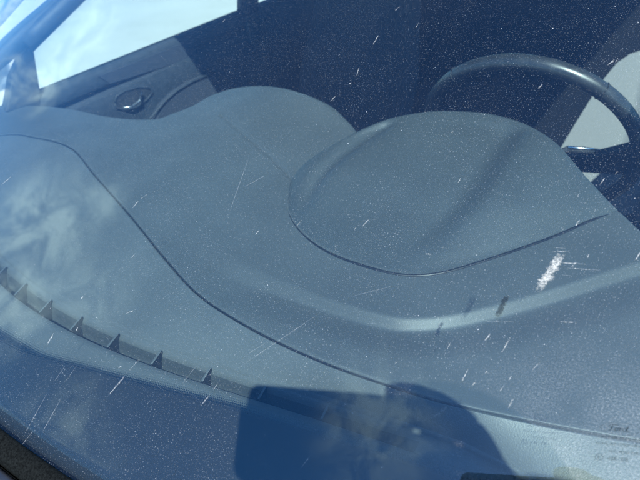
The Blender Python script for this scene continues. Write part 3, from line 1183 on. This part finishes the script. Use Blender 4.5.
def side_x(z, sgn, x0=0.705):
    x0 = x0 + (0.06 if sgn > 0 else 0)
    return sgn * (x0 - max(0.0, z - 1.02) * 0.30)


def front_door(sgn):
    # outer skin
    ys = np.linspace(0.30, 1.25 + (0.13 if sgn > 0 else 0), 20)
    P = []
    for y in ys:
        zb = belt_z(y)
        P.append([(sgn * x, y, z) for x, z in ((0.800, zb - 0.028), (0.845, zb - 0.05), (0.87, zb - 0.20), (0.87, 0.62), (0.83, 0.40), (0.78, 0.26))])
    d = surf("front_door", np.array(P), M['paint'], car, flip=(sgn > 0))
    # inner card, profiled below the belt line
    P = []
    prof = [(0.802, 0.030), (0.745, 0.016), (0.728, 0.010), (0.712, 0.004), (0.702, 0.0035), (0.695, 0.010), (0.688, 0.020), (0.685, 0.045), (0.687, 0.052), (0.697, 0.056), (0.698, 0.061),
            (0.686, 0.066), (0.680, 0.075), (0.674, 0.13), (0.674, 0.22), (0.650, 0.26), (0.645, 0.30), (0.675, 0.34), (0.690, 0.55), (0.70, 0.74)]
    ys = np.linspace(0.30, 1.25 + (0.13 if sgn > 0 else 0), 60)
    for y in ys:
        P.append([(sgn * x + (0.04 if sgn > 0 else 0), y, belt_z(y) - dz) for x, dz in prof])
    inner = surf("door_card", np.array(P), M['door_card'], d, flip=(sgn < 0))
    # window pane, frame rails and the little pillar with the mirror sail
    f0 = (33, 43)
    A0 = at_x(33, 43, -0.68); A1 = at_x(40, 90, -0.70)
    y0, zt0 = A0[1], A0[2]
    y1 = 1.168 + (0.13 if sgn > 0 else 0)
    top = lambda y: min(1.445, zt0 + (y - y0) * 0.52)
    V = []
    ys = np.linspace(y0 - 0.01, y1 + 0.02, 14)
    V = []
    for off in (0.0, 0.004):
        for y in ys:
            zb = belt_z(y) - 0.03
            for k in np.linspace(0, 1, 6):
                z = zb + (top(y) + 0.012 - zb) * k
                V.append((side_x(z, sgn, 0.718 + off), y, z))
    n = len(ys) * 6
    mesh("door_window", V, gridfaces(len(ys), 6, 0) + gridfaces(len(ys), 6, n, flip=True), M['side_glass'], d)
    tube('window_seal', [(sgn * 0.712 + (0.04 if sgn > 0 else 0), y, belt_z(y) - 0.004) for y in np.linspace(y0 - 0.03, y1 + 0.01, 16)], 0.004, M['black'], d, 8)
    # upper frame rail
    pts = [(side_x(top(y) + 0.012, sgn), y, top(y) + 0.012) for y in np.linspace(y0 - 0.02, y1 + .03, 20)]
    tube("window_frame", pts, 0.020, M['trim'], d, 8, (1, 1.1))
    # rear upright of the frame
    rbox("window_frame", (0.03, 0.07, 0.42), (sgn * 0.655 + (0.05 if sgn > 0 else 0), 1.205 + (0.13 if sgn > 0 else 0), 1.225), M['trim'], d, 0.008, 2, ('Y', sgn * -math.radians(16.5)))
    # mirror sail pillar between quarter light and door window
    px = [(33, 43), (40.5, 91), (40, 106), (6, 112), (9, 98), (12, 78), (22, 55)]
    out = []
    for q in px:
        p3 = at_x(*q, -0.685)
        out.append((-0.685 if sgn < 0 else 0.765, p3[1], p3[2]))
    prism("quarter_pillar", out, (sgn * 0.03, 0, 0), M['trim'], d, bevel=0.003)
    # inside handle in its recess
    hx = 0.6745

    def dp(px_, py_, off=0.0):
        p3 = at_x(px_, py_, -hx)
        return (sgn * (hx - off), p3[1], p3[2])
    rec = [(114, 103), (116, 96), (124, 91), (138, 87), (149, 88), (152, 92), (146, 100), (136, 107), (124, 110), (116, 108)]
    prism("handle_recess", [dp(x, y, 0.002) for x, y in rec], (sgn * 0.004, 0, 0), M['trim'], d)
    tube("handle_surround", [dp(x, y, 0.003) for x, y in rec + rec[:1]], 0.0022, M['door_card'], d, 8)
    tube("door_handle", [dp(121, 107, 0.012), dp(128, 106, 0.016), dp(136, 100, 0.018), dp(139, 91, 0.012)], [0.002, 0.0028, 0.003, 0.0032], M['chrome'], d, 8)
    # raised arm pull with cloth facing, its rear side cut along the sunlight's edge
    arm = [(148, 120), (158, 103), (170, 91), (186, 81), (208, 72), (216, 80), (226, 98), (230, 120), (200, 135), (170, 132)]
    prism("armrest", [dp(x, y, 0.03) for x, y in arm], (sgn * 0.03, 0, 0), M['door_pad'], d, bevel=0.004)
    tube("armrest_edge", [dp(x, y, 0.032) for x, y in [(140, 121), (150, 110), (158, 100), (170, 89.5), (186, 80), (208, 71.5)]], 0.0035, M['door_card'], d, 8)
    up = [(98, 76), (140, 60), (187, 41), (192, 46), (199, 55), (160, 68), (110, 84)]  # pale pad stops where the sunlight stops: shadow edge put into its outline
    prism("door_pad", [(lambda p3: (sgn * 0.6835, p3[1], p3[2]))(at_x(x, y, -0.686)) for x, y in up], (sgn * 0.004, 0, 0), M['door_pad'], d, bevel=0.001)
    # outer handle and mirror
    tube("outer_handle", [(sgn * 0.87, 1.02, 0.90), (sgn * 0.898, 1.05, 0.905), (sgn * 0.898, 1.16, 0.908), (sgn * 0.87, 1.19, 0.91)], 0.010, M['paint'], d, 10)
    m = rbox("wing_mirror", (0.20, 0.10, 0.13), (sgn * 0.95, 0.40, 1.06), M['paint'], d, 0.04, 4)
    return d


dl = front_door(-1); dl['label'] = 'passenger door with pale pad outlined to its sunlit part and chrome inside handle'
dr = front_door(1)


def rear_side(sgn):
    ys = np.linspace(1.255 + (0.13 if sgn > 0 else 0), 2.10, 16)
    P = []
    for y in ys:
        zb = belt_z(y)
        P.append([(sgn * x, y, z) for x, z in ((0.800, zb - 0.028), (0.845, zb - 0.05), (0.87, zb - 0.20), (0.87, 0.62), (0.83, 0.40), (0.78, 0.26))])
    d = surf("rear_door", np.array(P), M['paint'], car, flip=(sgn > 0))
    P = []
    for y in ys:
        P.append([(sgn * x, y, belt_z(y) - dz) for x, dz in ((0.802, 0.03), (0.712, 0.003), (0.69, 0.02), (0.68, 0.2), (0.70, 0.75))])
    surf("door_card", np.array(P), M['door_card'], d, flip=(sgn < 0))
    V = []
    for off in (0, 0.004):
        for y in ((1.26 if sgn < 0 else 1.40), 1.7, 2.05):
            for z in (belt_z(y) - 0.02, 1.2, 1.385):
                V.append((side_x(z, sgn, 0.715 + off), y, z))
    mesh("door_window", V, gridfaces(3, 3) + gridfaces(3, 3, 9, flip=True), M['side_glass'], d)
    # B pillar
    p = rbox("centre_pillar", (0.05, 0.07, 0.46), (sgn * 0.66 + (0.05 if sgn > 0 else 0), 1.213 + (0.13 if sgn > 0 else 0), 1.205), M['trim'], car, 0.012, 2, ('Y', sgn * -math.radians(16.5)))
    rbox("pillar_foot", (0.05, 0.10, 0.75), (sgn * 0.70, 1.215 + (0.13 if sgn > 0 else 0), 0.64), M['trim'], p, 0.012, 2)


for s_ in (-1, 1):
    rear_side(s_)


def body():
    # floor, sills, tunnel
    f = rbox("floor", (1.44, 2.3, 0.06), (0, 1.3, 0.27), M['carpet'], car, 0.01, 2)
    rbox("centre_tunnel", (0.24, 1.5, 0.22), (0, 1.15, 0.41), M['trim'], f, 0.04, 3)
    # roof: outer skin and lining, front edge over the windscreen's top
    front_y = base_y(0) + 0.915 * math.cos(SLOPE)
    xs = np.linspace(-0.71, 0.71, 17); ys = np.linspace(front_y - 0.03, 2.45, 20)
    P = np.array([[(x, y + 0.10 * (x / 0.71) ** 2 * (1 - j / 19), 1.445 + 0.05 * float(sstep((y - front_y) / 0.35)) + 0.05 * math.sin(math.pi * min(1, j / 14) * 0.55) - 0.045 * (abs(x) / 0.71) ** 2.4 - 0.10 * max(0, (y - 2.0) / 0.45) ** 2)
                   for j, y in enumerate(ys)] for x in xs])
    r = surf("roof", P, M['paint'], car)
    P2 = P.copy(); P2[:, :, 2] -= 0.028
    surf("roof_lining", P2, M['liner'], r, flip=True)
    edge = np.vstack([P[0], P[:, -1][1:], P[::-1][0][::-1]])
    tube("roof_edge", [(p_[0], p_[1], p_[2] - 0.014) for p_ in P[:, 0]], 0.016, M['liner'], r, 8)
    # screen pillars, following the glass edge
    for sgn in (-1, 1):
        P = []
        for v in np.linspace(-0.06, 0.93, 24):
            e = glass_pt(sgn * GW, v)
            c = [e + np.array([sgn * 0.003, 0, -0.012]), e + np.array([sgn * 0.004, 0.0, 0.002]), e + np.array([sgn * 0.014, 0.004, 0.006]),
                 e + np.array([sgn * 0.045, 0.03, -0.004]), e + np.array([sgn * 0.058, 0.05, -0.03]), e + np.array([sgn * 0.045, 0.06, -0.04]),
                 e + np.array([sgn * 0.01, 0.04, -0.04]), e + np.array([sgn * -0.004, 0.012, -0.025])]
            P.append(c)
        P = np.array(P)
        surf("screen_pillar", P[:, :5], M['paint'], car, flip=(sgn < 0))
        surf("pillar_trim", P[:, 4:], M['trim'], car.children[-1], flip=(sgn < 0))
    for sgn in (-1, 1):
        inner = catmull([at_x(x, y, -0.67) for x, y in [(110, -27), (96, -14), (80, 0), (33, 43), (0, 72), (-30, 97), (-80, 138)]], 24)
        outer = catmull([at_x(x, y, -0.67) for x, y in [(86, -31), (70, -16), (53, 0), (18, 30), (-8, 55), (-38, 80), (-88, 122)]], 24)
        P = []
        for a_, b_ in zip(inner, outer):
            m_ = (a_ + b_) / 2
            row = [a_ + np.array([-0.03, 0, 0]), a_ + np.array([-0.004, 0, 0]), a_ * .85 + b_ * .15 + np.array([0.006, 0, 0]), m_ + np.array([0.010, 0, 0]),
                   a_ * .15 + b_ * .85 + np.array([0.006, 0, 0]), b_ + np.array([-0.004, 0, 0]), b_ + np.array([-0.03, 0, 0])]
            P.append([(-q[0] + 0.09, q[1], q[2]) if sgn > 0 else q for q in row])
        surf("pillar_lining", np.array(P), M['trim'], car.children[-1], flip=(sgn > 0))
    # rear end: hatch, rear window
    h = rbox("tailgate", (1.40, 0.08, 0.62), (0, 2.68, 0.75), M['paint'], car, 0.03, 3)
    V = [(-0.58, 2.66, 1.06), (0.58, 2.66, 1.06), (0.54, 2.44, 1.40), (-0.54, 2.44, 1.40)]
    V += [(x, y + 0.004, z + 0.002) for x, y, z in V]
    mesh("rear_window", V, [(0, 1, 2, 3), (7, 6, 5, 4)], M['side_glass'], h, False)
    for sgn in (-1, 1):
        prism("rear_quarter", [(sgn * 0.70, 2.08, 1.40), (sgn * 0.72, 2.08, 1.08), (sgn * 0.74, 2.10, 0.40), (sgn * 0.72, 2.70, 0.42), (sgn * 0.70, 2.66, 1.05), (sgn * 0.62, 2.44, 1.39)],
              (sgn * 0.05, 0, 0), M['paint'], car, bevel=0.01)
    # scuttle: rubber seal, gap and glossy cowl along the foot of the glass, then the bonnet
    xs = np.linspace(-0.815, 0.815, 90)

    def strip(name, offs, mat, parent):
        P = []
        for x in xs:
            yb = base_y(x); zb = 0.975 + 0.02 * x * x
            P.append([(x, yb + dy, zb + dz) for dy, dz in offs])
        return surf(name, np.array(P), mat, parent, flip=False)
    cow = strip("cowl_seal", [(0.004, -0.008), (0.0035, 0.0035), (0.001, 0.0055), (-0.006, 0.0045), (-0.013, 0.000), (-0.0155, -0.004), (-0.016, -0.02)][::-1], M['rubber'], car)
    strip("cowl_panel", [(-0.0165, -0.022), (-0.018, -0.010), (-0.020, -0.0075), (-0.034, -0.009), (-0.037, -0.012), (-0.037, -0.035)][::-1], M['cowl'], cow)
    P = []
    for x in np.linspace(-0.815, 0.815, 50):
        yb = base_y(x); zb = 0.975 + 0.02 * x * x
        row = [(x, yb - 0.0385, zb - 0.04), (x, yb - 0.0388, zb - 0.012), (x, yb - 0.041, zb - 0.008), (x, yb - 0.05, zb - 0.0065)]
        for t in np.linspace(0.08, 1, 16):
            row.append((x * (1 - 0.12 * t * t), yb - 0.05 - 0.88 * t, zb - 0.0065 - 0.05 * t - 0.13 * t ** 3 - 0.02 * abs(x) * t))
        P.append(row[::-1])
    surf("bonnet", np.array(P), M['paint'], car)
    for sgn in (-1, 1):
        P = []
        for y in np.linspace(-0.95, 0.30, 24):
            t = max(0.0, -(y + 0.05) / 0.95)
            x0 = 0.82 * (1 - 0.10 * t * t)
            zt = 0.955 - 0.05 * t - 0.13 * t ** 3
            arch = 0.36 + (math.sqrt(max(0, 0.36 ** 2 - (y + 0.25) ** 2)) if abs(y + .25) < 0.36 else 0) - 0.06
            P.append([(sgn * x0, y, zt), (sgn * (x0 + 0.05), y, zt - 0.03), (sgn * (x0 + 0.09), y, zt - 0.18), (sgn * (x0 + 0.09), y, max(0.32, arch))])
        surf("front_wing", np.array(P), M['paint'], car, flip=(sgn > 0))
    rbox("front_bumper", (1.46, 0.22, 0.55), (0, -0.98, 0.48), M['paint'], car, 0.08, 4)
    for sgn in (-1, 1):
        for y in (-0.25, 2.2):
            V, F = [], []
            n = 36
            prof = [(0.19, -0.10), (0.29, -0.10), (0.31, -0.08), (0.312, 0.08), (0.29, 0.10), (0.19, 0.10)]
            for rr, xx in prof:
                for k in range(n):
                    a = 2 * math.pi * k / n
                    V.append((sgn * 0.70 + xx, y + rr * math.cos(a), 0.312 + rr * math.sin(a)))
            wh = mesh("road_wheel", V, gridfaces(len(prof), n, wrap=True), M['tyre'], car)
            V = []
            prof = [(0.0, 0.06), (0.05, 0.06), (0.17, 0.04), (0.195, 0.085), (0.195, -0.05), (0.0, -0.05)]
            for rr, xx in prof:
                for k in range(n):
                    a = 2 * math.pi * k / n
                    V.append((sgn * 0.70 + sgn * xx, y + rr * math.cos(a), 0.312 + rr * math.sin(a)))
            mesh("rim", V, gridfaces(len(prof), n, wrap=True), M['alloy'], wh)


body()


# ================================================================== the photographer, whose shadow and reflection fall on the glass
def cpt(a, b_, c):
    return CAM + CR * a + CU * b_ + CF * c


def phone():
    bm = bmesh.new()
    bmesh.ops.create_cube(bm, size=1)
    for v in bm.verts:
        v.co = Vector((v.co.x * 0.150, v.co.y * 0.073, v.co.z * 0.008))
    ve = [e for e in bm.edges if abs((e.verts[0].co - e.verts[1].co).z) > 0.004]
    bmesh.ops.bevel(bm, geom=ve, offset=0.011, segments=6, affect='EDGES', profile=0.5)
    bmesh.ops.bevel(bm, geom=[e for e in bm.edges if e.calc_face_angle(0) > 0.8], offset=0.0015, segments=2, affect='EDGES', profile=0.5)
    c = cpt(0.046, -0.034, -0.0105)
    an = math.radians(-5.0)
    X, Y, Z = CR * math.cos(an) + CU * math.sin(an), CU * math.cos(an) - CR * math.sin(an), -CF
    mt = Matrix(((X[0], Y[0], Z[0], c[0]), (X[1], Y[1], Z[1], c[1]), (X[2], Y[2], Z[2], c[2]), (0, 0, 0, 1)))
    bmesh.ops.transform(bm, matrix=mt, verts=bm.verts)
    o = bm_obj("phone", bm, M['phone'])
    o['label'] = 'black phone held level above the windscreen, casting the square-cornered shadow'
    o['category'] = 'phone'
    V, F = [], []
    for k in range(48):                      # display, rounded corners, just proud of the rear face
        t_ = 2 * math.pi * k / 48
        q = np.sign(math.cos(t_)) * abs(math.cos(t_)) ** 0.22 * 0.071 * X + np.sign(math.sin(t_)) * abs(math.sin(t_)) ** 0.22 * 0.0325 * Y
        V.append(c + q + Z * 0.0043)
    for k in range(48):
        V.append(V[k] - Z * 0.0012)
    F = [tuple(range(48))] + [(k, k + 48, (k + 1) % 48 + 48, (k + 1) % 48) for k in range(48)]
    mesh("screen", V, F, M['screen'], o, False)
    for a, b_ in ((0.0, 0.0), (0.0, -0.018)):
        pts = [cpt(a, b_, -0.0066), cpt(a, b_, -0.0056)]
        tube("lens_ring", pts, 0.006, M['lens'], o, 20)
    return o


phone()


def person():
    """one skinned body; joints in metres"""
    V, Rr, E = [], [], []

    def j(p, r, par=None):
        V.append(tuple(float(q) for q in p)); Rr.append(r if isinstance(r, tuple) else (r, r))
        if par is not None:
            E.append((par, len(V) - 1))
        return len(V) - 1
    fx = np.array([-0.66, 0.75, 0.0]); rx = np.array([0.75, 0.66, 0.0]); up = np.array([0, 0, 1.0])
    H = cpt(0.24, -0.07, -0.36)                                    # head centre
    base = np.array([1.03, -0.36, 0.0])

    def B(f, r, z):
        return base + fx * f + rx * r + up * z
    pelvis = j(B(-0.04, 0, 0.90), (0.16, 0.12))
    waist = j(B(0.0, 0, 1.06), (0.145, 0.105), pelvis)
    chest = j(B(0.05, 0.02, 1.26), (0.17, 0.115), waist)
    neck0 = j(B(0.10, 0.04, 1.40), (0.075, 0.07), chest)
    neck = j(H - np.array([-0.02, 0.02, 0.13]), (0.052, 0.052), neck0)
    hd = j(H + np.array([0, 0, -0.04]), (0.075, 0.085), neck)
    hd2 = j(H + np.array([0.0, 0.0, 0.04]), (0.078, 0.092), hd)
    j(H + np.array([0.0, 0.0, 0.105]), (0.045, 0.05), hd2)
    j(H + fx * 0.105 + np.array([0, 0, -0.025]), (0.014, 0.018), hd)          # nose
    # right arm: elbow out, forearm to the phone's far end
    sh = j(B(0.06, 0.185, 1.36), (0.062, 0.062), chest)
    el = j(cpt(0.37, -0.30, -0.06), (0.048, 0.048), sh)
    wr = j(cpt(0.195, -0.085 - 0.010, -0.03), (0.029, 0.024), el)
    pm = j(cpt(0.155, -0.045 - 0.010, -0.026), (0.036, 0.020), wr)
    for k, (b0, ln) in enumerate(((0.006, 0.9), (-0.016, 1.0), (-0.037, 0.95), (-0.055, 0.8))):
        a = j(cpt(0.138, b0 - 0.008 - 0.010, -0.020), 0.0105, pm)
        a = j(cpt(0.134, b0 - 0.010, -0.003), 0.0095, a)
        a = j(cpt(0.134 - 0.026 * ln, b0 + 0.002 - 0.010, 0.0035), 0.0085, a)
        j(cpt(0.134 - 0.042 * ln, b0 + 0.002 - 0.010, 0.002), 0.0075, a)
    a = j(cpt(0.165, -0.01 - 0.010, -0.034), 0.013, pm)
    a = j(cpt(0.140, 0.012 - 0.010, -0.034), 0.0115, a)
    j(cpt(0.108, 0.014 - 0.010, -0.028), 0.009, a)
    # left arm hangs, bent a little
    sh = j(B(0.04, -0.19, 1.35), (0.062, 0.062), chest)
    el = j(B(-0.06, -0.26, 1.08), (0.045, 0.045), sh)
    wr = j(B(0.04, -0.27, 0.84), (0.03, 0.024), el)
    pm = j(B(0.06, -0.265, 0.77), (0.038, 0.02), wr)
    for k in range(4):
        o_ = (k - 1.5) * 0.021
        a = j(B(0.065 + o_, -0.262, 0.715), 0.0105, pm)
        a = j(B(0.072 + o_, -0.258, 0.68), 0.009, a)
        j(B(0.072 + o_, -0.245, 0.655 + 0.004 * abs(k - 1)), 0.008, a)
    a = j(B(0.105, -0.25, 0.745), 0.012, pm)
    j(B(0.115, -0.24, 0.705), 0.009, a)
    for sg in (-1, 1):
        hp = j(B(-0.04, sg * 0.10, 0.84), (0.10, 0.10), pelvis)
        kn = j(B(-0.01, sg * 0.12, 0.48), (0.062, 0.062), hp)
        an = j(B(-0.05, sg * 0.13, 0.10), (0.045, 0.045), kn)
        ft = j(B(0.03, sg * 0.135, 0.05), (0.045, 0.04), an)
        j(B(0.13, sg * 0.15, 0.042), (0.042, 0.03), ft)
    me = bpy.data.meshes.new("person")
    me.from_pydata(V, E, [])
    o = link("person", me)
    sk = o.modifiers.new("skin", 'SKIN')
    sk.use_smooth_shade = True
    for i, s in enumerate(me.skin_vertices[0].data):
        s.radius = Rr[i]
        s.use_root = (i == 0)
    ss = o.modifiers.new("sub", 'SUBSURF'); ss.levels = 2; ss.render_levels = 2
    # fixed mesh, then skin, shirt, jeans and shoes by place
    dg = bpy.context.evaluated_depsgraph_get()
    me2 = bpy.data.meshes.new_from_object(o.evaluated_get(dg))
    o.modifiers.clear()
    o.data = me2
    me2.materials.clear()
    for m in ('skin', 'shirt', 'jeans', 'shoe'):
        me2.materials.append(M[m])
    Hn = Vector(H); wrr = Vector(cpt(0.215, -0.11, -0.035)); hl = Vector(B(0.05, -0.265, 0.74))
    for p_ in me2.polygons:
        c = p_.center
        if (c - Vector(cpt(0.135, -0.03, -0.01))).length < 0.052 or (c - Hn).length < 0.175 and c.z > Hn.z - 0.15 or (c - hl).length < 0.12:
            k = 0
        elif c.z > 0.93 or (c - hl).length < 0.5 and c.z > 0.8:
            k = 1
        elif c.z > 0.085:
            k = 2
        else:
            k = 3
        p_.material_index = k
        p_.use_smooth = True
    o['label'] = 'person in a navy shirt and dark jeans beside the front wing, holding up a phone'
    o['category'] = 'person'
    # short hair cap
    bm = bmesh.new()
    bmesh.ops.create_icosphere(bm, subdivisions=4, radius=0.104)
    for v in list(bm.verts):
        d = v.co.normalized()
        if d.z < 0.15 and d.dot(Vector(fx)) > -0.25 or d.z < -0.45 or (d.dot(Vector(fx)) > 0.55 and d.z < 0.5):
            bm.verts.remove(v)
    for v in bm.verts:
        v.co = Vector((v.co.x * 0.94, v.co.y * 0.94, v.co.z * 1.18)) + Vector(H) + Vector((0, 0, 0.005))
        v.co += Vector((random.uniform(-1, 1), random.uniform(-1, 1), random.uniform(-1, 1))) * 0.0015
    hr = bm_obj("hair", bm, M['hair'], o, True)
    hr.modifiers.new("thick", 'SOLIDIFY').thickness = 0.006
    return o


person()
